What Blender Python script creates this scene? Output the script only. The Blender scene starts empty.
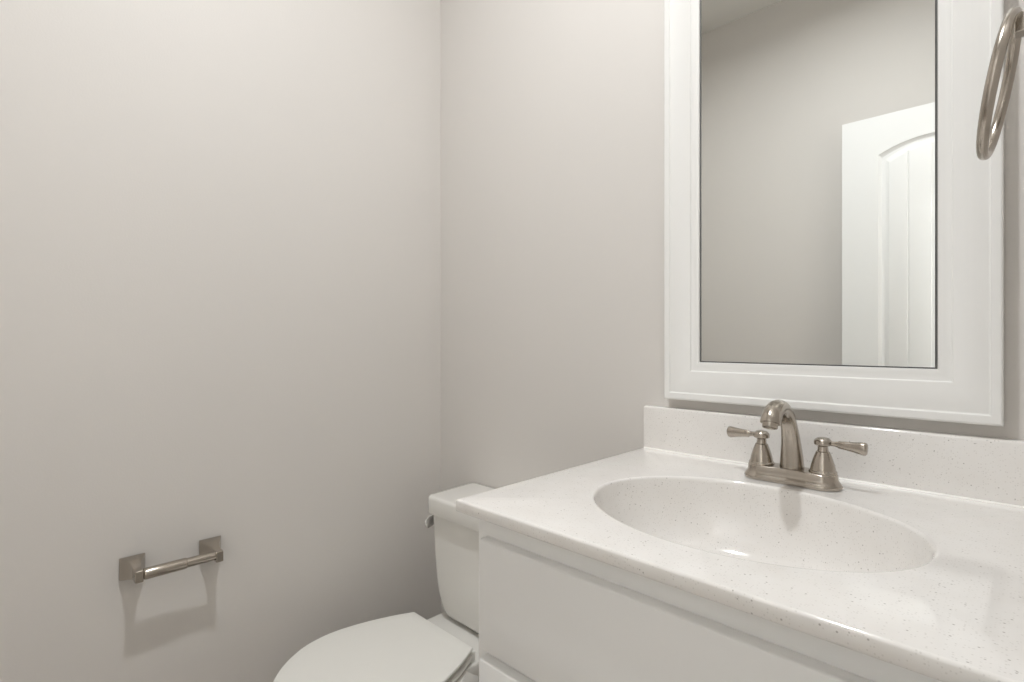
import bpy, bmesh, math
from mathutils import Vector, Matrix

PI = math.pi
SC = bpy.context.scene
COL = SC.collection
TOP = 0.86            # height of the vanity top above the floor
RX, RY, RZ = 1.41, -1.70, 2.74    # room: x 0..RX, y RY..0, z 0..RZ

# ------------------------------------------------------------------ camera, world, light, exposure
cam_d = bpy.data.cameras.new('camera')
cam_d.sensor_fit = 'HORIZONTAL'
cam_d.sensor_width = 36.0
cam_d.lens = 36.0 * 529.27 / 1024.0
cam_d.clip_start = 0.01
cam = bpy.data.objects.new('camera', cam_d)
COL.objects.link(cam)
cam.location = (1.3698, -1.0657, TOP + 0.2367)
cam.rotation_euler = (PI / 2, 0, 0.7753)
SC.camera = cam

world = bpy.data.worlds.new('world')
SC.world = world
world.use_nodes = True
world.node_tree.nodes['Background'].inputs[0].default_value = (0.8, 0.85, 0.9, 1)
world.node_tree.nodes['Background'].inputs[1].default_value = 0.3

SC.view_settings.view_transform = 'Standard'
SC.view_settings.look = 'None'
SC.view_settings.gamma = 1.0
SC.view_settings.use_curve_mapping = False
SC.view_settings.exposure = 0.09
SC.cycles.max_bounces = 16
SC.cycles.diffuse_bounces = 10
SC.cycles.glossy_bounces = 8
SC.cycles.sample_clamp_indirect = 6.0
SC.cycles.caustics_reflective = False
SC.cycles.caustics_refractive = False

DOWN_LIGHT = (0.89, -0.74)     # recessed ceiling light of the room
DOWN_W = 16.0
HALL_FILL_W = 74.0


def area_light(name, loc, rot, size, power, color, shape='DISK', size_y=None, spread=180):
    d = bpy.data.lights.new(name, 'AREA')
    d.shape = shape
    d.size = size
    d.spread = math.radians(spread)
    if size_y:
        d.size_y = size_y
    d.energy = power
    d.color = color
    o = bpy.data.objects.new(name, d)
    COL.objects.link(o)
    o.location = loc
    o.rotation_euler = rot
    return o


area_light('downlight_lamp', (DOWN_LIGHT[0], DOWN_LIGHT[1], RZ - 0.008), (0, 0, 0), 0.09, DOWN_W, (0.972, 0.988, 1.0), spread=165)
area_light('hall_fill_lamp', (2.15, 0.05, 2.64), (0, 0, 0), 0.45, HALL_FILL_W, (0.972, 0.988, 1.0))  # lamp added out of view, soft fill for the room through the doorway


# ------------------------------------------------------------------ helpers
def new_bm():
    return bmesh.new()


def empty(name, loc, label, cat, group=None):
    o = bpy.data.objects.new(name, None)
    o.empty_display_size = 0.05
    COL.objects.link(o)
    o.location = loc
    o['label'] = label
    o['category'] = cat
    if group:
        o['group'] = group
    return o


def base_of(o):
    v = Vector((0, 0, 0))
    while o is not None:
        v += o.location
        o = o.parent
    return v


def obj(name, bm, mat, parent=None, smooth=True, bevel=0.0, seg=3, label=None, angle=35, origin=None):
    """link the bmesh (world coordinates) as one mesh object"""
    off = base_of(parent) if parent else (Vector(origin) if origin else Vector((0, 0, 0)))
    bmesh.ops.recalc_face_normals(bm, faces=bm.faces[:])
    bmesh.ops.translate(bm, verts=bm.verts[:], vec=-off)
    me = bpy.data.meshes.new(name)
    bm.to_mesh(me)
    bm.free()
    if smooth:
        for p in me.polygons:
            p.use_smooth = True
        me.set_sharp_from_angle(angle=math.radians(angle))
    me.materials.append(mat)
    o = bpy.data.objects.new(name, me)
    COL.objects.link(o)
    if parent:
        o.parent = parent
    elif origin:
        o.location = origin
    if bevel:
        m = o.modifiers.new('bevel', 'BEVEL')
        m.width = bevel
        m.segments = seg
        m.limit_method = 'ANGLE'
        m.angle_limit = math.radians(40)
        m.harden_normals = True
    if label:
        o['label'] = label
    return o


def structure(name, bm, mat, parent=None, **kw):
    o = obj(name, bm, mat, parent, **kw)
    if parent is None:
        o['kind'] = 'structure'
    return o


def box(bm, x0, x1, y0, y1, z0, z1):
    v = [bm.verts.new((x, y, z)) for x in (x0, x1) for y in (y0, y1) for z in (z0, z1)]
    for f in ((0, 1, 3, 2), (4, 6, 7, 5), (0, 4, 5, 1), (2, 3, 7, 6), (0, 2, 6, 4), (1, 5, 7, 3)):
        bm.faces.new([v[i] for i in f])
    return bm


def loft(bm, loops, closed=True, cap0=True, cap1=True):
    """bridge a list of loops (equal point counts)"""
    rows = [[bm.verts.new(p) for p in lp] for lp in loops]
    n = len(rows[0])
    for a, b in zip(rows[:-1], rows[1:]):
        for i in range(n if closed else n - 1):
            j = (i + 1) % n
            bm.faces.new((a[i], a[j], b[j], b[i]))
    if cap0:
        bm.faces.new(rows[0])
    if cap1:
        bm.faces.new(rows[-1])
    return rows


def frame_axes(d):
    d = d.normalized()
    up = Vector((0, 0, 1)) if abs(d.z) < 0.9 else Vector((1, 0, 0))
    a = d.cross(up).normalized()
    b = a.cross(d).normalized()
    return a, b


def tube(bm, pts, radii, n=24, flat=1.0, ref=None):
    """round sections swept along points; flat squeezes the first axis"""
    pts = [Vector(p) for p in pts]
    loops = []
    for i, p in enumerate(pts):
        d = (pts[min(i + 1, len(pts) - 1)] - pts[max(i - 1, 0)])
        if ref is not None:
            a = Vector(ref)
            b = a.cross(d.normalized()).normalized()
        else:
            a, b = frame_axes(d)
        r = radii[i]
        loops.append([p + a * (r * flat * math.cos(2 * PI * k / n)) + b * (r * math.sin(2 * PI * k / n)) for k in range(n)])
    return loft(bm, loops)


def lathe(bm, profile, origin, axis=(0, 0, 1), n=40):
    """revolve (radius, height) pairs about axis through origin"""
    o = Vector(origin)
    d = Vector(axis).normalized()
    a, b = frame_axes(d)
    loops = []
    for r, h in profile:
        r = max(r, 1e-5)
        loops.append([o + d * h + a * (r * math.cos(2 * PI * k / n)) + b * (r * math.sin(2 * PI * k / n)) for k in range(n)])
    return loft(bm, loops)


def smooth_curve(pts, m=6):
    """Catmull-Rom through points (any dimension tuples)"""
    out = []
    n = len(pts)
    for i in range(n - 1):
        p0, p1, p2, p3 = pts[max(i - 1, 0)], pts[i], pts[i + 1], pts[min(i + 2, n - 1)]
        for k in range(m):
            t = k / m
            out.append(tuple(0.5 * (2 * b + (c - a) * t + (2 * a - 5 * b + 4 * c - d) * t * t + (3 * b - a - 3 * c + d) * t ** 3)
                             for a, b, c, d in zip(p0, p1, p2, p3)))
    out.append(tuple(pts[-1]))
    return out


def rrect(x0, x1, y0, y1, r, z, m=6):
    """rounded rectangle loop in plan"""
    pts = []
    for cx, cy, a0 in ((x1 - r, y1 - r, 0), (x0 + r, y1 - r, PI / 2), (x0 + r, y0 + r, PI), (x1 - r, y0 + r, 3 * PI / 2)):
        for k in range(m + 1):
            a = a0 + PI / 2 * k / m
            pts.append((cx + r * math.cos(a), cy + r * math.sin(a), z))
    return pts


# ------------------------------------------------------------------ materials
def mat(name, color, rough=0.5, metal=0.0, coat=0.0, spec=0.5):
    m = bpy.data.materials.new(name)
    m.use_nodes = True
    b = m.node_tree.nodes['Principled BSDF']
    b.inputs['Base Color'].default_value = (*color, 1)
    b.inputs['Roughness'].default_value = rough
    b.inputs['Metallic'].default_value = metal
    b.inputs['Coat Weight'].default_value = coat
    b.inputs['Coat Roughness'].default_value = 0.05
    b.inputs['Specular IOR Level'].default_value = spec
    return m


def nt(m):
    return m.node_tree.nodes, m.node_tree.links, m.node_tree.nodes['Principled BSDF']


def coords(m, scale=(1, 1, 1)):
    N, L, b = nt(m)
    tc = N.new('ShaderNodeTexCoord')
    mp = N.new('ShaderNodeMapping')
    mp.inputs['Scale'].default_value = scale
    L.new(tc.outputs['Object'], mp.inputs['Vector'])
    return mp.outputs['Vector']


def noise(m, vec, scale, detail=3.0, rough=0.5):
    N, L, b = nt(m)
    n = N.new('ShaderNodeTexNoise')
    n.inputs['Scale'].default_value = scale
    n.inputs['Detail'].default_value = detail
    n.inputs['Roughness'].default_value = rough
    L.new(vec, n.inputs['Vector'])
    return n


def add_bump(m, height, strength, dist=0.001):
    N, L, b = nt(m)
    bp = N.new('ShaderNodeBump')
    bp.inputs['Strength'].default_value = strength
    bp.inputs['Distance'].default_value = dist
    L.new(height, bp.inputs['Height'])
    L.new(bp.outputs['Normal'], b.inputs['Normal'])


def ramp(m, fac, stops):
    N, L, b = nt(m)
    r = N.new('ShaderNodeValToRGB')
    el = r.color_ramp.elements
    while len(el) < len(stops):
        el.new(0.5)
    for e, (p, c) in zip(el, stops):
        e.position = p
        e.color = (*c, 1)
    L.new(fac, r.inputs['Fac'])
    return r.outputs['Color']


def mixcol(m, fac, a, b_):
    N, L, b = nt(m)
    mx = N.new('ShaderNodeMix')
    mx.data_type = 'RGBA'
    for sock, val in ((mx.inputs[0], fac), (mx.inputs[6], a), (mx.inputs[7], b_)):
        if isinstance(val, (tuple, float, int)):
            sock.default_value = (*val, 1) if isinstance(val, tuple) else val
        else:
            L.new(val, sock)
    return mx.outputs[2]


WALL_COL = (0.660, 0.637, 0.611)
M_wall = mat('greige_wall_paint', WALL_COL, 0.55, spec=0.3)
v = coords(M_wall)
nz = noise(M_wall, v, 260, 2)
add_bump(M_wall, nz.outputs['Fac'], 0.12, 0.0015)
nz2 = noise(M_wall, v, 1.4, 1)
c = ramp(M_wall, nz2.outputs['Fac'], [(0.3, tuple(x * 0.985 for x in WALL_COL)), (0.7, tuple(x * 1.01 for x in WALL_COL))])
nt(M_wall)[1].new(c, nt(M_wall)[2].inputs['Base Color'])

M_ceil = mat('flat_white_ceiling_paint', (0.72, 0.71, 0.68), 0.9, spec=0.2)
nz = noise(M_ceil, coords(M_ceil), 120, 3)
add_bump(M_ceil, nz.outputs['Fac'], 0.2, 0.002)

M_trim = mat('white_trim_paint', (0.80, 0.80, 0.77), 0.35)
add_bump(M_trim, noise(M_trim, coords(M_trim), 90, 2).outputs['Fac'], 0.03, 0.001)
M_frame = mat('white_mirror_frame_paint', (0.80, 0.80, 0.785), 0.32)
add_bump(M_frame, noise(M_frame, coords(M_frame), 90, 2).outputs['Fac'], 0.03, 0.001)
M_door = mat('white_door_paint', (0.80, 0.808, 0.805), 0.38)
add_bump(M_door, noise(M_door, coords(M_door, (1, 1, 0.08)), 220, 3).outputs['Fac'], 0.04, 0.001)
M_cab = mat('white_cabinet_lacquer', (0.825, 0.826, 0.818), 0.33)
add_bump(M_cab, noise(M_cab, coords(M_cab), 60, 2).outputs['Fac'], 0.03, 0.001)
M_china = mat('white_vitreous_china', (0.74, 0.73, 0.70), 0.12, coat=0.4)
add_bump(M_china, noise(M_china, coords(M_china), 14, 2).outputs['Fac'], 0.02, 0.002)
M_plastic = mat('white_toilet_seat_plastic', (0.78, 0.775, 0.74), 0.28)
add_bump(M_plastic, noise(M_plastic, coords(M_plastic), 30, 2).outputs['Fac'], 0.01, 0.001)
M_glass = mat('silvered_mirror_glass', (0.86, 0.875, 0.86), 0.0, 1.0)
M_edge = mat('dark_mirror_edge', (0.10, 0.10, 0.095), 0.4)
M_caulk = mat('white_caulk', (0.85, 0.84, 0.81), 0.3)
M_chrome = mat('polished_chrome', (0.82, 0.82, 0.82), 0.07, 1.0)
M_dark = mat('dark_gap_rubber', (0.03, 0.028, 0.025), 0.7)
M_lens = mat('frosted_lamp_lens', (0.9, 0.9, 0.88), 0.4)
M_lens.node_tree.nodes['Principled BSDF'].inputs['Emission Color'].default_value = (1, 0.95, 0.88, 1)
M_lens.node_tree.nodes['Principled BSDF'].inputs['Emission Strength'].default_value = 6.0

M_nickel = mat('brushed_nickel', (0.455, 0.412, 0.36), 0.22, 1.0)
nz = noise(M_nickel, coords(M_nickel, (1, 1, 10)), 420, 2)
rr = ramp(M_nickel, nz.outputs['Fac'], [(0.3, (0.18,) * 3), (0.7, (0.25,) * 3)])
nt(M_nickel)[1].new(rr, nt(M_nickel)[2].inputs['Roughness'])

# cultured marble: near white with small taupe and grey specks, glossy gel coat
M_marble = mat('speckled_cultured_marble', (0.80, 0.78, 0.75), 0.10, coat=0.5)
N_, L_, B_ = nt(M_marble)
v = coords(M_marble)


def specks(scale, r0, r1, density):
    vo = N_.new('ShaderNodeTexVoronoi')
    vo.feature = 'F1'
    vo.inputs['Scale'].default_value = scale
    L_.new(v, vo.inputs['Vector'])
    near = N_.new('ShaderNodeMapRange')
    near.inputs['From Min'].default_value = r0
    near.inputs['From Max'].default_value = r1
    near.inputs['To Min'].default_value = 1.0
    near.inputs['To Max'].default_value = 0.0
    L_.new(vo.outputs['Distance'], near.inputs['Value'])
    sep = N_.new('ShaderNodeSeparateColor')
    L_.new(vo.outputs['Color'], sep.inputs['Color'])
    pick = N_.new('ShaderNodeMath')
    pick.operation = 'LESS_THAN'
    pick.inputs[1].default_value = density
    L_.new(sep.outputs['Red'], pick.inputs[0])
    mul = N_.new('ShaderNodeMath')
    mul.operation = 'MULTIPLY'
    L_.new(near.outputs['Result'], mul.inputs[0])
    L_.new(pick.outputs['Value'], mul.inputs[1])
    return mul.outputs['Value']


cloud = noise(M_marble, v, 22, 3)
c0 = ramp(M_marble, cloud.outputs['Fac'], [(0.3, (0.77, 0.75, 0.725)), (0.7, (0.80, 0.785, 0.765))])
c1 = mixcol(M_marble, specks(380, 0.20, 0.40, 0.30), c0, (0.67, 0.65, 0.625))
c2 = mixcol(M_marble, specks(230, 0.14, 0.28, 0.10), c1, (0.44, 0.42, 0.395))
L_.new(c2, B_.inputs['Base Color'])

M_floor = mat('pale_wood_plank_floor', (0.42, 0.34, 0.26), 0.4)
N_, L_, B_ = nt(M_floor)
fv = coords(M_floor)
br = N_.new('ShaderNodeTexBrick')
br.inputs['Scale'].default_value = 1.0
br.inputs['Brick Width'].default_value = 1.2
br.inputs['Row Height'].default_value = 0.15
br.inputs['Mortar Size'].default_value = 0.0015
br.inputs['Color1'].default_value = (0.44, 0.41, 0.375, 1)
br.inputs['Color2'].default_value = (0.38, 0.35, 0.32, 1)
br.inputs['Mortar'].default_value = (0.12, 0.09, 0.07, 1)
L_.new(fv, br.inputs['Vector'])
gr = noise(M_floor, coords(M_floor, (2, 30, 1)), 6, 4)
L_.new(mixcol(M_floor, gr.outputs['Fac'], br.outputs['Color'], (0.33, 0.30, 0.27)), B_.inputs['Base Color'])

# ------------------------------------------------------------------ room shell
T = 0.12
HX = 2.75                                   # far side of the hall beyond the doorway
DY0, DY1, DH = -1.595, -0.965, 2.05         # doorway in the right wall
structure('floor', box(new_bm(), -T, HX + T, -2.6, 0.5, -0.1, 0), M_floor, smooth=False)
structure('ceiling', box(new_bm(), -T, HX + T, -2.6, 0.5, RZ, RZ + 0.1), M_ceil, smooth=False)
structure('wall_left', box(new_bm(), -T, 0, RY - T, T, 0, RZ), M_wall, smooth=False)
structure('wall_back', box(new_bm(), 0, RX, 0, T, 0, RZ), M_wall, smooth=False)
structure('wall_front', box(new_bm(), 0, RX, RY - T, RY, 0, RZ), M_wall, smooth=False)
bm = new_bm()
box(bm, RX, RX + T, DY1, 0.5, 0, RZ)
box(bm, RX, RX + T, -2.6, DY0, 0, RZ)
box(bm, RX, RX + T, DY0, DY1, DH, RZ)
structure('wall_right', bm, M_wall, smooth=False)
bm = new_bm()
box(bm, HX, HX + T, -2.6, 0.5, 0, RZ)
box(bm, RX + T, HX, -2.6, -2.5, 0, RZ)
box(bm, RX + T, HX, 0.4, 0.5, 0, RZ)
structure('wall_hall', bm, M_wall, smooth=False)


def baseboard(name, p, q, nrm):
    """moulded skirting from p to q, standing off the wall along nrm"""
    prof = [(0, 0), (0.014, 0), (0.014, 0.075), (0.011, 0.088), (0.006, 0.095), (0.004, 0.10), (0, 0.10)]
    nrm = Vector(nrm)
    bm = new_bm()
    loft(bm, [[Vector((*e, 0)) + nrm * d + Vector((0, 0, h)) for d, h in prof] for e in (p, q)])
    return structure(name, bm, M_trim)


baseboard('baseboard_left', (0, RY), (0, 0), (1, 0, 0))
baseboard('baseboard_back', (0.014, 0), (0.76, 0), (0, -1, 0))
baseboard('baseboard_front', (0.014, RY), (RX, RY), (0, 1, 0))
baseboard('baseboard_right', (RX, DY1 + 0.066), (RX, -0.53), (-1, 0, 0))

# door lining and casing on the room side
bm = new_bm()
box(bm, RX, RX + T, DY1 - 0.0, DY1 - 0.014, 0, DH)
box(bm, RX, RX + T, DY0, DY0 + 0.006, 0, DH)
box(bm, RX, RX + T, DY0, DY1, DH - 0.012, DH)
structure('trim_1', bm, M_trim, bevel=0.002)
bm = new_bm()
box(bm, RX - 0.014, RX, DY1 - 0.008, DY1 + 0.058, 0, DH + 0.06)
box(bm, RX - 0.014, RX, DY0 - 0.062, DY1 - 0.008, DH - 0.004, DH + 0.06)
structure('trim_2', bm, M_trim, bevel=0.003)


# door leaf, standing open in front of the wall across from the mirror
def door_leaf():
    X0, X1, Y0, Y1, Z0, Z1 = 0.788, 1.402, -1.627, -1.592, 0.008, 2.03
    PL, PR = 0.918, 1.272
    bm = new_bm()
    grooves = (1.018, 1.095, 1.172)
    ins = [(0.0, 0.0), (0.003, -0.004), (0.012, -0.010), (0.020, -0.011), (0.024, -0.010), (0.036, -0.003), (0.042, -0.002)]
    ts = [i / 28 for i in range(29)]
    for g in grooves:
        for e in (-0.004, 0.0, 0.004):
            ts.append((g + e - (PL + 0.042)) / (PR - PL - 0.084))
    ts = sorted(t for t in ts)
    ts = [t for i, t in enumerate(ts) if i == 0 or t - ts[i - 1] > 1e-4]

    def panel(B, spring, rise):
        def arch(t):
            if rise == 0:
                return spring
            u = 2 * t - 1
            return spring + rise * (1 - u * u)
        loops = []
        for d, dep in ins:
            lp = []
            for t in ts:
                lp.append((PL + d + (PR - PL - 2 * d) * t, Y1 + dep, B + d))
            for t in reversed(ts):
                lp.append((PL + d + (PR - PL - 2 * d) * t, Y1 + dep, arch(t) - d))
            loops.append(lp)
        rows = loft(bm, loops, cap0=False, cap1=False)
        inner = rows[-1]
        n = len(ts)
        for i in range(n):
            x = inner[i].co.x
            if min(abs(x - g) for g in grooves) < 0.001:
                inner[i].co.y -= 0.003
                inner[2 * n - 1 - i].co.y -= 0.003
        for i in range(n - 1):
            bm.faces.new((inner[i], inner[i + 1], inner[2 * n - 2 - i], inner[2 * n - 1 - i]))
        return [PL + (PR - PL) * t for t in ts], [arch(t) for t in ts]

    def quad(a, b, c, d):
        bm.faces.new([bm.verts.new(p) for p in (a, b, c, d)])

    xs, top = panel(0.93, 1.868, 0.045)
    panel(0.25, 0.77, 0.0)
    for i in range(len(xs) - 1):
        quad((xs[i], Y1, top[i]), (xs[i + 1], Y1, top[i + 1]), (xs[i + 1], Y1, Z1), (xs[i], Y1, Z1))
    zs = [Z0, 0.25, 0.77, 0.93, 1.868, Z1]
    for z0, z1 in zip(zs[:-1], zs[1:]):
        for x0, x1 in ((X0, PL), (PR, X1)):
            quad((x0, Y1, z0), (x1, Y1, z0), (x1, Y1, z1), (x0, Y1, z1))
        for x in (X0, X1):
            quad((x, Y0, z0), (x, Y1, z0), (x, Y1, z1), (x, Y0, z1))
        quad((X0, Y0, z0), (X1, Y0, z0), (X1, Y0, z1), (X0, Y0, z1))
    for i in range(len(xs) - 1):
        for z0, z1 in ((Z0, 0.25), (0.77, 0.93)):
            quad((xs[i], Y1, z0), (xs[i + 1], Y1, z0), (xs[i + 1], Y1, z1), (xs[i], Y1, z1))
    xe = [X0] + xs + [X1]
    for z in (Z0, Z1):
        for i in range(len(xe) - 1):
            quad((xe[i], Y0, z), (xe[i + 1], Y0, z), (xe[i + 1], Y1, z), (xe[i], Y1, z))
    bmesh.ops.remove_doubles(bm, verts=bm.verts[:], dist=1e-5)
    d = structure('door_1', bm, M_door, angle=20, origin=(1.402, -1.61, 0.0))
    d['label'] = 'white arched panel door standing open, seen in the mirror'
    k = new_bm()
    lathe(k, [(0.0, 0), (0.026, 0), (0.026, 0.005), (0.022, 0.009), (0.010, 0.012), (0.010, 0.028), (0.020, 0.034), (0.026, 0.044),
              (0.025, 0.054), (0.016, 0.060), (0.0, 0.062)], (0.848, Y1, 0.885), (0, 1, 0), 32)
    kn = obj('door_knob', k, M_nickel)
    kn.parent = d
    kn.location = -Vector(d.location)
    return d


door_leaf()

# recessed ceiling light
dl = empty('recessed_light', (DOWN_LIGHT[0], DOWN_LIGHT[1], RZ), 'small round recessed light in the white ceiling', 'ceiling light')
bm = new_bm()
lathe(bm, [(0.058, -0.001), (0.075, -0.001), (0.077, -0.004), (0.072, -0.006), (0.060, -0.004), (0.058, -0.001)], (DOWN_LIGHT[0], DOWN_LIGHT[1], RZ), n=48)
obj('trim_ring', bm, M_trim, dl)
bm = new_bm()
lathe(bm, [(0.0, -0.003), (0.057, -0.003), (0.057, -0.001), (0.0, -0.001)], (DOWN_LIGHT[0], DOWN_LIGHT[1], RZ), n=48)
obj('lens', bm, M_lens, dl)
hl = empty('hall_fill_light', (2.15, 0.05, RZ), 'round flush fill light added in the unseen hall outside the doorway', 'ceiling light')  # invented fixture, houses the added fill lamp
bm = new_bm()
lathe(bm, [(0.0, 0), (0.24, 0), (0.24, -0.02), (0.0, -0.02)], (2.15, 0.05, RZ), n=48)
obj('base', bm, M_nickel, hl)
bm = new_bm()
lathe(bm, [(0.23, -0.02), (0.22, -0.05), (0.17, -0.07), (0.08, -0.082), (0.0, -0.085)], (2.15, 0.05, RZ), n=48)
obj('hall_fill_glass', bm, M_lens, hl)

# ------------------------------------------------------------------ vanity cabinet
VX0, VX1 = 0.768, RX - 0.003
CB = TOP - 0.0195
vc = empty('vanity_cabinet', (1.08, -0.27, 0), 'white bathroom vanity cabinet with flat slab fronts, under the speckled sink top', 'cabinet')
bm = new_bm()
YF = -0.524
t = 0.018
box(bm, VX0, VX0 + t, YF + t, -0.004, 0.0, CB)                     # left side
box(bm, VX1 - t, VX1, YF + t, -0.004, 0.0, CB)
box(bm, VX0 + t, VX1 - t, YF + t, -0.004, 0.10, 0.118)            # bottom
box(bm, VX0 + t, VX1 - t, -0.012, -0.004, 0.118, CB)              # back
box(bm, VX0, VX0 + 0.04, YF, YF + t, 0.0, CB)                     # face frame
box(bm, VX1 - 0.04, VX1, YF, YF + t, 0.0, CB)
box(bm, VX0 + 0.04, VX1 - 0.04, YF, YF + t, CB - 0.05, CB)
box(bm, VX0 + 0.04, VX1 - 0.04, YF, YF + t, 0.60, 0.66)
box(bm, VX0 + 0.04, VX1 - 0.04, YF, YF + t, 0.10, 0.14)
obj('carcass', bm, M_cab, vc, smooth=False)
bm = new_bm()
box(bm, VX0 + 0.04, VX1 - 0.04, YF + 0.06, YF + 0.075, 0.0, 0.10)
obj('toe_kick', bm, M_cab, vc, smooth=False)


def slab(x0, x1, z0, z1, th=0.018, ch=0.007):
    bm = new_bm()
    y = YF
    lp = lambda i, yy: [(x0 + i, yy, z0 + i), (x1 - i, yy, z0 + i), (x1 - i, yy, z1 - i), (x0 + i, yy, z1 - i)]
    loft(bm, [lp(0, y), lp(0, y - th + ch * 0.75), lp(ch * 0.25, y - th + ch * 0.25), lp(ch, y - th)])
    return bm


obj('false_drawer_front', slab(0.787, 1.385, TOP - 0.218, TOP - 0.055), M_cab, vc, bevel=0.0012)
xm = 1.086
obj('door', slab(0.787, xm - 0.0015, 0.115, TOP - 0.231), M_cab, vc, bevel=0.0012)
obj('door', slab(xm + 0.0015, 1.385, 0.115, TOP - 0.231), M_cab, vc, bevel=0.0012)

# ------------------------------------------------------------------ vanity top with its moulded sink
SX, SY, SA, SB = 1.080, -0.320, 0.2125, 0.1645
TX0, TX1, TY0, TY1 = 0.755, RX - 0.001, -0.559, -0.001
vt = empty('washbasin', (1.08, -0.28, TOP), 'glossy white speckled vanity top with an oval moulded sink', 'sink')
NA = 96
angs = sorted([2 * PI * k / NA for k in range(NA)] +
              [math.atan2(y - SY, x - SX) % (2 * PI) for x in (TX0, TX1) for y in (TY0, TY1)])


def ell(s, z):
    """ellipse loop grown by s (metres) at height z"""
    return [(SX + (SA + s) * math.cos(a), SY + (SB + s) * math.sin(a), TOP + z) for a in angs]


def rect(ins, z):
    out = []
    for a in angs:
        # same parametric angle as the ellipse, cast from the centre to the rectangle
        dx, dy = SA * math.cos(a), SB * math.sin(a)
        dx, dy = math.cos(a), math.sin(a)
        k = 1e9
        if dx > 1e-9:
            k = min(k, (TX1 - ins - SX) / dx)
        if dx < -1e-9:
            k = min(k, (TX0 + ins - SX) / dx)
        if dy > 1e-9:
            k = min(k, (TY1 - ins - SY) / dy)
        if dy < -1e-9:
            k = min(k, (TY0 + ins - SY) / dy)
        out.append((SX + dx * k, SY + dy * k, TOP + z))
    return out


bm = new_bm()
re = 0.0035
edge = [(re, 0.0)] + [(re - re * math.sin(a), -re + re * math.cos(a)) for a in (PI / 8, PI / 4, 3 * PI / 8, PI / 2)]
edge += [(0.0, -0.015), (0.001, -0.018), (0.003, -0.019)]
loops = [ell(0.005, 0.0)] + [rect(i, z) for i, z in edge] + [ell(0.012, -0.019)]
loft(bm, loops, cap0=False, cap1=False)
obj('counter_slab', bm, M_marble, vt, angle=50)
bm = new_bm()
bowl = [(0.005, 0.0), (0.0030, -0.0004), (0.0014, -0.0016), (0.0004, -0.0036), (-0.0004, -0.008), (-0.002, -0.022), (-0.0055, -0.045),
        (-0.012, -0.070), (-0.024, -0.094), (-0.044, -0.113), (-0.074, -0.125), (-0.110, -0.131), (-0.143, -0.133)]
bowl = smooth_curve(bowl, 3)
loops = []
for s, z in bowl:
    f = max(0.0, -s) / 0.143
    lp = []
    for a in angs:
        rx = (SA + s) * (1 - f ** 3) + 0.022 * f ** 3
        ry = (SB + s)
        lp.append((SX + rx * math.cos(a), SY + 0.015 * f + ry * math.sin(a), TOP + z))
    loops.append(lp)
outer = [[(x + (x - SX) * 0.03, y + (y - SY) * 0.03, z - 0.010) for x, y, z in lp] for lp in reversed(loops[8:])]
loft(bm, loops, cap0=False, cap1=True)
sink = obj('sink_bowl', bm, M_marble, vt, angle=60)
bm = new_bm()
lathe(bm, [(0.0, -0.131), (0.010, -0.1302), (0.017, -0.1295), (0.0225, -0.130), (0.0235, -0.134), (0.0, -0.135)], (SX, SY + 0.015, TOP), n=32)
obj('drain', bm, M_nickel, sink)
bm = new_bm()
HB = TOP + 0.0934
bs = lambda i, z: [(TX0 + 0.0005 + i, -0.021 + i, z), (TX1, -0.021 + i, z), (TX1, -0.001, z), (TX0 + 0.0005 + i, -0.001, z)]
loft(bm, [bs(0, TOP), bs(0, HB - 0.005), bs(0.0004, HB - 0.003), bs(0.0015, HB - 0.0014), bs(0.003, HB - 0.0004), bs(0.005, HB)])
obj('backsplash', bm, M_marble, vt, angle=45)
bm = new_bm()
cb = lambda x: [(x, -0.0205, TOP), (x, -0.0205, TOP + 0.0022), (x, -0.0213, TOP + 0.0020), (x, -0.0222, TOP + 0.0010), (x, -0.0232, TOP + 0.0002), (x, -0.0232, TOP)]
loft(bm, [cb(TX0 + 0.001), cb(TX1)])
obj('caulk_bead', bm, M_caulk, vt, angle=60)

# ------------------------------------------------------------------ faucet
FX, FY = 1.0825, -0.103
fc = empty('faucet', (FX, FY, TOP), 'brushed nickel arched sink faucet with two lever handles', 'faucet')
bm = new_bm()


def stadium(h, r, z, m=14):
    pts = []
    for cx, a0 in ((FX + h, -PI / 2), (FX - h, PI / 2)):
        for k in range(m + 1):
            a = a0 + PI * k / m
            pts.append((cx + r * math.cos(a), FY + r * math.sin(a), TOP + z))
    return pts


# base plate: thin bar between two round bosses
H = 0.0465


def bone(re_, rm, z, m=14):
    pts = []
    h = H
    for sx, a0 in ((1, -PI / 2), (-1, PI / 2)):
        for k in range(m + 1):
            a = a0 + PI * k / m
            pts.append((FX + sx * h + re_ * math.cos(a), FY + re_ * math.sin(a), TOP + z))
        # waist on the way back
        for q in (0.62, 0.3, 0.0, -0.3, -0.62):
            yy = (rm + (re_ - rm) * abs(q) ** 2.0)
            pts.append((FX + sx * h * q, FY + (yy if sx > 0 else -yy), TOP + z))
    return pts


loft(bm, [bone(0.0275, 0.0260, 0.0006), bone(0.0285, 0.0268, 0.003), bone(0.0282, 0.0262, 0.006), bone(0.0265, 0.0245, 0.0085),
          bone(0.0240, 0.0218, 0.0115), bone(0.0226, 0.0204, 0.016), bone(0.0222, 0.0198, 0.0225), bone(0.0205, 0.0185, 0.0242), bone(0.018, 0.015, 0.0246)])
obj('base_plate', bm, M_nickel, fc, angle=40)

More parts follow.
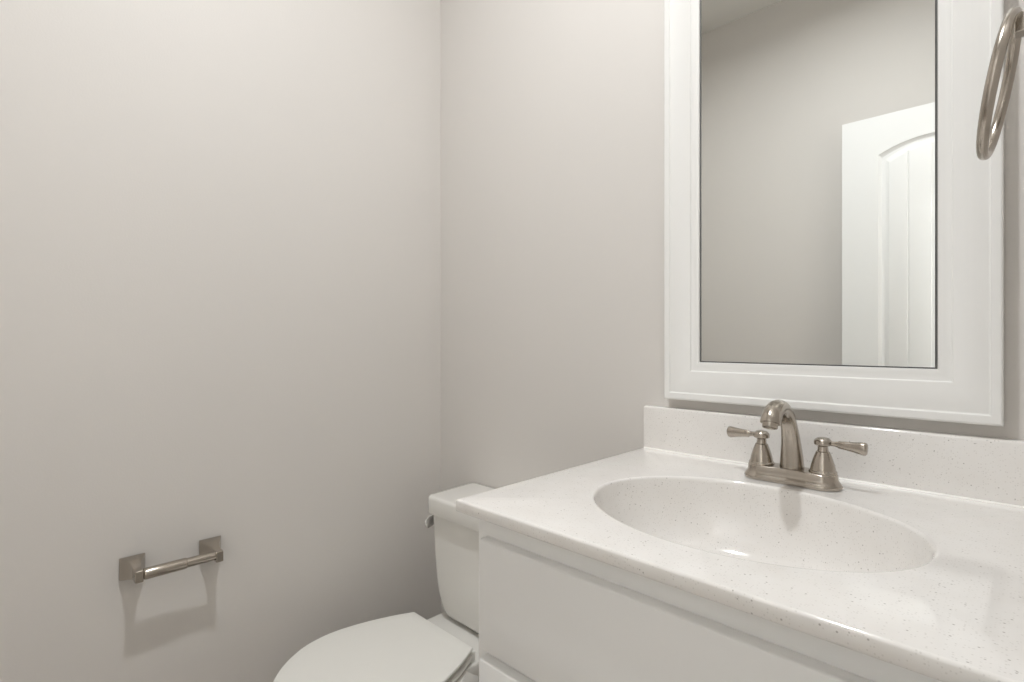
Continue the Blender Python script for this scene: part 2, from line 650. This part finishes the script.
# spout
bm = new_bm()
path = [(FY + 0.004, 0.0235, 0.0188), (FY + 0.003, 0.042, 0.0174), (FY - 0.001, 0.066, 0.0151), (FY - 0.009, 0.091, 0.0129),
        (FY - 0.022, 0.1115, 0.0125), (FY - 0.043, 0.1260, 0.0127), (FY - 0.066, 0.1300, 0.0134), (FY - 0.084, 0.1260, 0.0141),
        (FY - 0.0955, 0.1170, 0.0145), (FY - 0.0995, 0.1095, 0.0146)]
path = smooth_curve(path, 5)
tube(bm, [(FX, y, TOP + z) for y, z, r in path], [r for y, z, r in path], 32, ref=(1, 0, 0))
spout = obj('spout', bm, M_nickel, fc, angle=40)
bm = new_bm()
d = Vector((0, -0.42, -1.0)).normalized()
o = Vector((FX, path[-1][0], TOP + path[-1][1]))
lathe(bm, [(0.0112, -0.002), (0.0112, 0.006), (0.0105, 0.0072), (0.0085, 0.0075), (0.0080, 0.005), (0.0, 0.005)], o, d, 28)
obj('aerator', bm, M_nickel, spout)


def faucet_handle(sx, swing, droop, reach):
    hx = FX + sx * 0.0475
    bm = new_bm()
    prof = [(0.0200, 0.0240), (0.0205, 0.0255), (0.0200, 0.0275), (0.0186, 0.0285), (0.0180, 0.0315), (0.0166, 0.038), (0.0146, 0.045), (0.0122, 0.052),
            (0.0104, 0.0570), (0.0100, 0.0580), (0.0084, 0.0590), (0.0076, 0.0615), (0.0074, 0.0665), (0.0100, 0.0678), (0.0126, 0.0695), (0.0131, 0.0735),
            (0.0122, 0.0765), (0.0100, 0.0785), (0.0085, 0.0800), (0.0045, 0.0810), (0.0, 0.0812)]
    lathe(bm, prof, (hx, FY, TOP), n=36)
    h = obj('handle', bm, M_nickel, fc, angle=32)
    bm = new_bm()
    dv = Vector((sx * math.cos(swing), -math.sin(swing), 0.0))
    st = [(0.008, 0.0042), (0.020, 0.0042), (0.0235, 0.0048), (0.0255, 0.0062), (0.036, 0.0068), (0.048, 0.0081), (0.057, 0.0095), (0.063, 0.0103),
          (0.0662, 0.0098), (0.0678, 0.0080), (0.0685, 0.0045)]
    org = Vector((hx, FY, TOP + 0.0735))
    tube(bm, [org + dv * (s * reach) + Vector((0, 0, -droop * s)) for s, r in st], [r for s, r in st], 24, flat=0.72)
    obj('lever', bm, M_nickel, h, angle=45)


faucet_handle(-1, math.radians(-14), 0.06, 0.97)
faucet_handle(1, math.radians(3), 0.05, 0.90)

# ------------------------------------------------------------------ framed mirror
MX0, MX1, MZ0, MZ1 = 0.8078, 1.342, TOP + 0.1133, TOP + 1.06
mr = empty('framed_mirror', ((MX0 + MX1) / 2, 0, MZ0), 'rectangular wall mirror in a wide white moulded frame', 'mirror')
# (inset from the outside edge, depth from the wall)
prof = [(0.0, 0.001), (0.0, 0.0245), (0.001, 0.0268), (0.003, 0.0278), (0.0115, 0.0278), (0.0132, 0.0272), (0.0140, 0.0252), (0.0155, 0.0246),
        (0.021, 0.0250), (0.028, 0.0250), (0.036, 0.0243), (0.044, 0.0228), (0.050, 0.0212), (0.0545, 0.0205), (0.0562, 0.0198),
        (0.0572, 0.0180), (0.0590, 0.0174), (0.066, 0.0172), (0.0715, 0.0170), (0.0735, 0.0160), (0.0742, 0.014), (0.0742, 0.008), (0.03, 0.001)]
bm = new_bm()
loops = [[(MX0 + i, -d, MZ0 + i * 1.075), (MX1 - i * 1.02, -d, MZ0 + i * 1.075), (MX1 - i * 1.02, -d, MZ1 - i), (MX0 + i, -d, MZ1 - i)] for i, d in prof]
rows = loft(bm, loops + [loops[0]], cap0=False, cap1=False)
bmesh.ops.remove_doubles(bm, verts=bm.verts[:], dist=1e-6)
obj('frame', bm, M_frame, mr, angle=24)
g = 0.0742
bm = new_bm()
e = 0.0032
yg = -0.0135
box(bm, MX0 + g + e, MX1 - g * 1.02 - e, yg, yg + 0.004, MZ0 + g * 1.075 + e * 0.7, MZ1 - g - e)
obj('glass', bm, M_glass, mr, smooth=False)
bm = new_bm()
box(bm, MX0 + g - 0.0005, MX1 - g * 1.02 + 0.0005, yg + 0.0008, yg + 0.0045, MZ0 + g * 1.075 - 0.0005, MZ1 - g + 0.0005)
obj('backing_edge', bm, M_edge, mr, smooth=False)


# ------------------------------------------------------------------ square flared posts shared by the nickel wall fittings
def square_post(bm, base, axis, side, length, tip=(0.0075, 0.0120), plate=0.0232, block=0.022, drop=0.0):
    """square plate narrowing in a concave sweep to a rectangular tip block; axis points off the wall"""
    b, n, s = Vector(base), Vector(axis), Vector(side)
    u = Vector((0, 0, 1))
    flare = length - block
    sec = [(0.0, 0.0), (0.0025, 0.0)]
    for k in range(1, 13):
        t_ = k / 12
        sec.append((0.0025 + (flare - 0.0025) * t_ ** 0.8, t_))
    sec.append((length, 1.0))
    loops = []
    for h, t_ in sec:
        ws, wt, wb = 1 - (1 - t_) ** 1.9, t_ ** 1.5, 1 - (1 - t_) ** 1.6
        rs = plate + (tip[0] - plate) * ws
        zt = plate + (tip[1] - drop - plate) * wt
        zb = -plate + (plate - tip[1] - drop) * wb
        c_ = b + n * h
        loops.append([c_ + s * rs + u * zt, c_ - s * rs + u * zt, c_ - s * rs + u * zb, c_ + s * rs + u * zb])
    loft(bm, loops)


tp = empty('toilet_paper_holder', (0, -0.75, TOP - 0.245), 'empty brushed nickel toilet paper holder on the left wall', 'toilet paper holder')
for y, dz in ((-0.8265, 0.0), (-0.6765, -0.002)):
    bm = new_bm()
    square_post(bm, (0.0, y, TOP - 0.2440 + dz), (1, 0, 0), (0, 1, 0), 0.072, drop=0.001)
    obj('post', bm, M_nickel, tp, bevel=0.0018, angle=28)
bm = new_bm()
bx, bz = 0.0615, TOP - 0.2450
lathe(bm, [(0.0, 0.0), (0.009, 0.0), (0.0112, 0.0015), (0.0118, 0.004), (0.0118, 0.077), (0.0110, 0.0785), (0.0102, 0.079), (0.0100, 0.134),
           (0.0088, 0.1365), (0.0, 0.1375)], (bx, -0.8188, bz), (0, 1, 0), 28)
obj('roller', bm, M_nickel, tp, angle=30)

# ------------------------------------------------------------------ towel ring on the right wall
RYC = -0.33
tr = empty('towel_ring', (RX, RYC, TOP + 0.56), 'brushed nickel towel ring hanging to the right of the mirror', 'towel ring')
bm = new_bm()
square_post(bm, (RX, RYC, TOP + 0.5535), (-1, 0, 0), (0, 1, 0), 0.052, tip=(0.0085, 0.0095), block=0.016)
obj('post', bm, M_nickel, tr, bevel=0.001, angle=28)
bm = new_bm()
R0, r0, tilt = 0.0662, 0.0050, math.radians(11.0)
cx, cz = 1.3470, TOP + 0.4965
pts = []
NR = 72
for k in range(NR):
    a = 2 * PI * k / NR
    yy, zz = R0 * math.sin(a), R0 * math.cos(a)
    pts.append(Vector((cx + zz * math.sin(tilt), RYC + yy, cz + zz * math.cos(tilt))))
loops = []
nn = Vector((math.cos(tilt), 0, -math.sin(tilt)))
for k, p in enumerate(pts):
    out = (p - Vector((cx, RYC, cz))).normalized()
    loops.append([p + out * (r0 * math.cos(2 * PI * j / 18)) + nn * (r0 * math.sin(2 * PI * j / 18)) for j in range(18)])
rows = loft(bm, loops, cap0=False, cap1=False)
for j in range(18):
    bm.faces.new((rows[-1][j], rows[-1][(j + 1) % 18], rows[0][(j + 1) % 18], rows[0][j]))
obj('ring', bm, M_nickel, tr)

# ------------------------------------------------------------------ toilet
TC = 0.335            # centre of the tank
SC_X = 0.3265          # centre of the bowl and seat
DECK = TOP - 0.514
tl = empty('toilet', (TC, -0.33, 0), 'white toilet with closed lid between left wall and vanity', 'toilet')
# outline of the seat: (y, half width)
seat_pts = [(y, w * 0.955) for y, w in ((-0.250, 0.122), (-0.298, 0.146), (-0.350, 0.1655), (-0.400, 0.1795), (-0.455, 0.187), (-0.513, 0.179), (-0.562, 0.155),
            (-0.603, 0.121), (-0.632, 0.083), (-0.652, 0.045), (-0.660, 0.0))]
seat_half = smooth_curve(seat_pts, 5)


def seat_loop(z, shrink=0.0, rear=0.0, grow_c=-0.455):
    right = []
    for y, w in seat_half:
        ln = math.hypot(w, (y - grow_c))
        k = (ln - shrink) / ln if ln > 0 else 1
        right.append((w * k, grow_c + (y - grow_c) * k - rear * 0))
    pts = [(SC_X + w, y, z) for w, y in right] + [(SC_X - w, y, z) for w, y in reversed(right[:-1])]
    return pts


LT = TOP - 0.475
bm = new_bm()
loft(bm, [seat_loop(LT - 0.0125, 0.011), seat_loop(LT - 0.0122, 0.006), seat_loop(LT - 0.010, 0.003), seat_loop(LT - 0.004, 0.0), seat_loop(LT - 0.0012, 0.0015),
          seat_loop(LT, 0.006), seat_loop(LT + 0.0004, 0.03)])
obj('lid', bm, M_plastic, tl, angle=30)
bm = new_bm()
s0 = LT - 0.019


def hole(z, g_):
    return seat_loop(z, 0.062 + g_)


rows = loft(bm, [hole(s0, 0.0), seat_loop(s0, 0.008), seat_loop(s0 - 0.002, 0.003), seat_loop(s0 - 0.007, 0.0012), seat_loop(s0 - 0.013, 0.004),
                 seat_loop(s0 - 0.015, 0.010), hole(s0 - 0.015, 0.0), hole(s0, 0.0)], cap0=False, cap1=False)
bmesh.ops.remove_doubles(bm, verts=bm.verts[:], dist=1e-6)
obj('seat', bm, M_plastic, tl, angle=30)
for sx in (-1, 1):
    bm = new_bm()
    box(bm, SC_X + sx * 0.104 - 0.011, SC_X + sx * 0.104 + 0.011, -0.256, -0.238, DECK - 0.002, LT - 0.013)
    obj('hinge', bm, M_plastic, tl, bevel=0.006)

# bowl and pedestal: (z, half width, front y, rear y, roundness power)
bm = new_bm()


def egg(z, hw, yf, yr, p=2.2, n=56):
    cy = (yf + yr) / 2
    ly = (yr - yf) / 2
    pts = []
    for k in range(n):
        a = 2 * PI * k / n
        c_, s_ = math.cos(a), math.sin(a)
        e_ = 2 / p
        pts.append((SC_X + hw * math.copysign(abs(c_) ** e_, c_), cy + ly * math.copysign(abs(s_) ** e_, s_), z))
    return pts


RB = s0 - 0.019
loft(bm, [egg(0.0, 0.115, -0.47, -0.06, 3.2), egg(0.02, 0.118, -0.475, -0.06, 3.2), egg(0.05, 0.108, -0.465, -0.065, 3.0), egg(0.12, 0.098, -0.46, -0.07, 2.6),
          egg(0.19, 0.110, -0.50, -0.08, 2.5), egg(0.25, 0.140, -0.565, -0.11, 2.3), egg(0.295, 0.168, -0.625, -0.16, 2.2), egg(RB - 0.018, 0.179, -0.648, -0.21, 2.2),
          egg(RB - 0.006, 0.181, -0.652, -0.225, 2.2), egg(RB - 0.001, 0.177, -0.648, -0.228, 2.2), egg(RB, 0.170, -0.640, -0.235, 2.2)])
loft(bm, [rrect(SC_X - 0.085, SC_X + 0.085, -0.33, -0.02, 0.05, 0.20), rrect(SC_X - 0.105, SC_X + 0.105, -0.33, -0.015, 0.05, 0.27),
          rrect(SC_X - 0.120, SC_X + 0.120, -0.33, -0.012, 0.03, DECK - 0.022), rrect(SC_X - 0.122, SC_X + 0.122, -0.33, -0.012, 0.026, DECK - 0.006),
          rrect(SC_X - 0.120, SC_X + 0.120, -0.328, -0.014, 0.024, DECK - 0.0015), rrect(SC_X - 0.115, SC_X + 0.115, -0.323, -0.019, 0.02, DECK)])
obj('bowl', bm, M_china, tl, angle=40)

# tank
bm = new_bm()
TB = DECK + 0.010
sec = [(TB, 0.084, -0.020, -0.166), (TB + 0.003, 0.096, -0.016, -0.171), (TB + 0.012, 0.107, -0.013, -0.175), (TB + 0.03, 0.120, -0.012, -0.176),
       (TB + 0.06, 0.133, -0.011, -0.1755), (TB + 0.11, 0.1455, -0.010, -0.174), (TB + 0.18, 0.155, -0.010, -0.173), (TB + 0.24, 0.1605, -0.010, -0.172),
       (TOP - 0.237, 0.1615, -0.010, -0.172)]
sec = smooth_curve(sec, 3)
loft(bm, [rrect(TC - w, TC + w, yf, yb, 0.024, z) for z, w, yb, yf in sec])
tank = obj('tank', bm, M_china, tl, angle=50)
bm = new_bm()
loft(bm, [rrect(TC - 0.07, TC + 0.07, -0.150, -0.03, 0.02, DECK - 0.001), rrect(TC - 0.07, TC + 0.07, -0.150, -0.03, 0.02, TB + 0.002)])
obj('tank_gasket', bm, M_dark, tl)
bm = new_bm()
LB = TOP - 0.237
z1 = TOP - 0.188
lid = lambda i, z, r: [(TC + (x - TC) * (1 + 0.45 * (y + 0.004)), y, z_) for x, y, z_ in rrect(TC - 0.171 + i, TC + 0.171 - i, -0.190 + i, -0.004 - i, r, z)]
loft(bm, [lid(0.006, LB, 0.014), lid(0.001, LB + 0.001, 0.018), lid(0.0, LB + 0.003, 0.019), lid(0.0, z1 - 0.009, 0.019), lid(0.001, z1 - 0.005, 0.018),
          lid(0.003, z1 - 0.002, 0.017), lid(0.006, z1 - 0.0005, 0.015), lid(0.014, z1, 0.010)])
obj('tank_lid', bm, M_china, tl, angle=50)
# trip lever at the left front of the tank
fx, fy, fz = TC - 0.1575, -0.135, TOP - 0.266
bm = new_bm()
lathe(bm, [(0.0, 0.0), (0.0135, 0.0), (0.0135, 0.003), (0.010, 0.006), (0.006, 0.007), (0.006, 0.014), (0.0, 0.014)], (fx, fy, fz), (-1, 0, 0), 28)
lev = smooth_curve([(fx - 0.010, fy + 0.004, fz + 0.003, 0.0100), (fx - 0.0140, fy - 0.008, fz + 0.001, 0.0130), (fx - 0.0155, fy - 0.024, fz - 0.004, 0.0155),
                    (fx - 0.0150, fy - 0.037, fz - 0.008, 0.0150), (fx - 0.014, fy - 0.044, fz - 0.010, 0.0100), (fx - 0.0135, fy - 0.0455, fz - 0.0105, 0.003)], 4)
tube(bm, [p[:3] for p in lev], [p[3] for p in lev], 20, flat=0.40)
obj('flush_lever', bm, M_chrome, tl, label='chrome flush lever', angle=40)
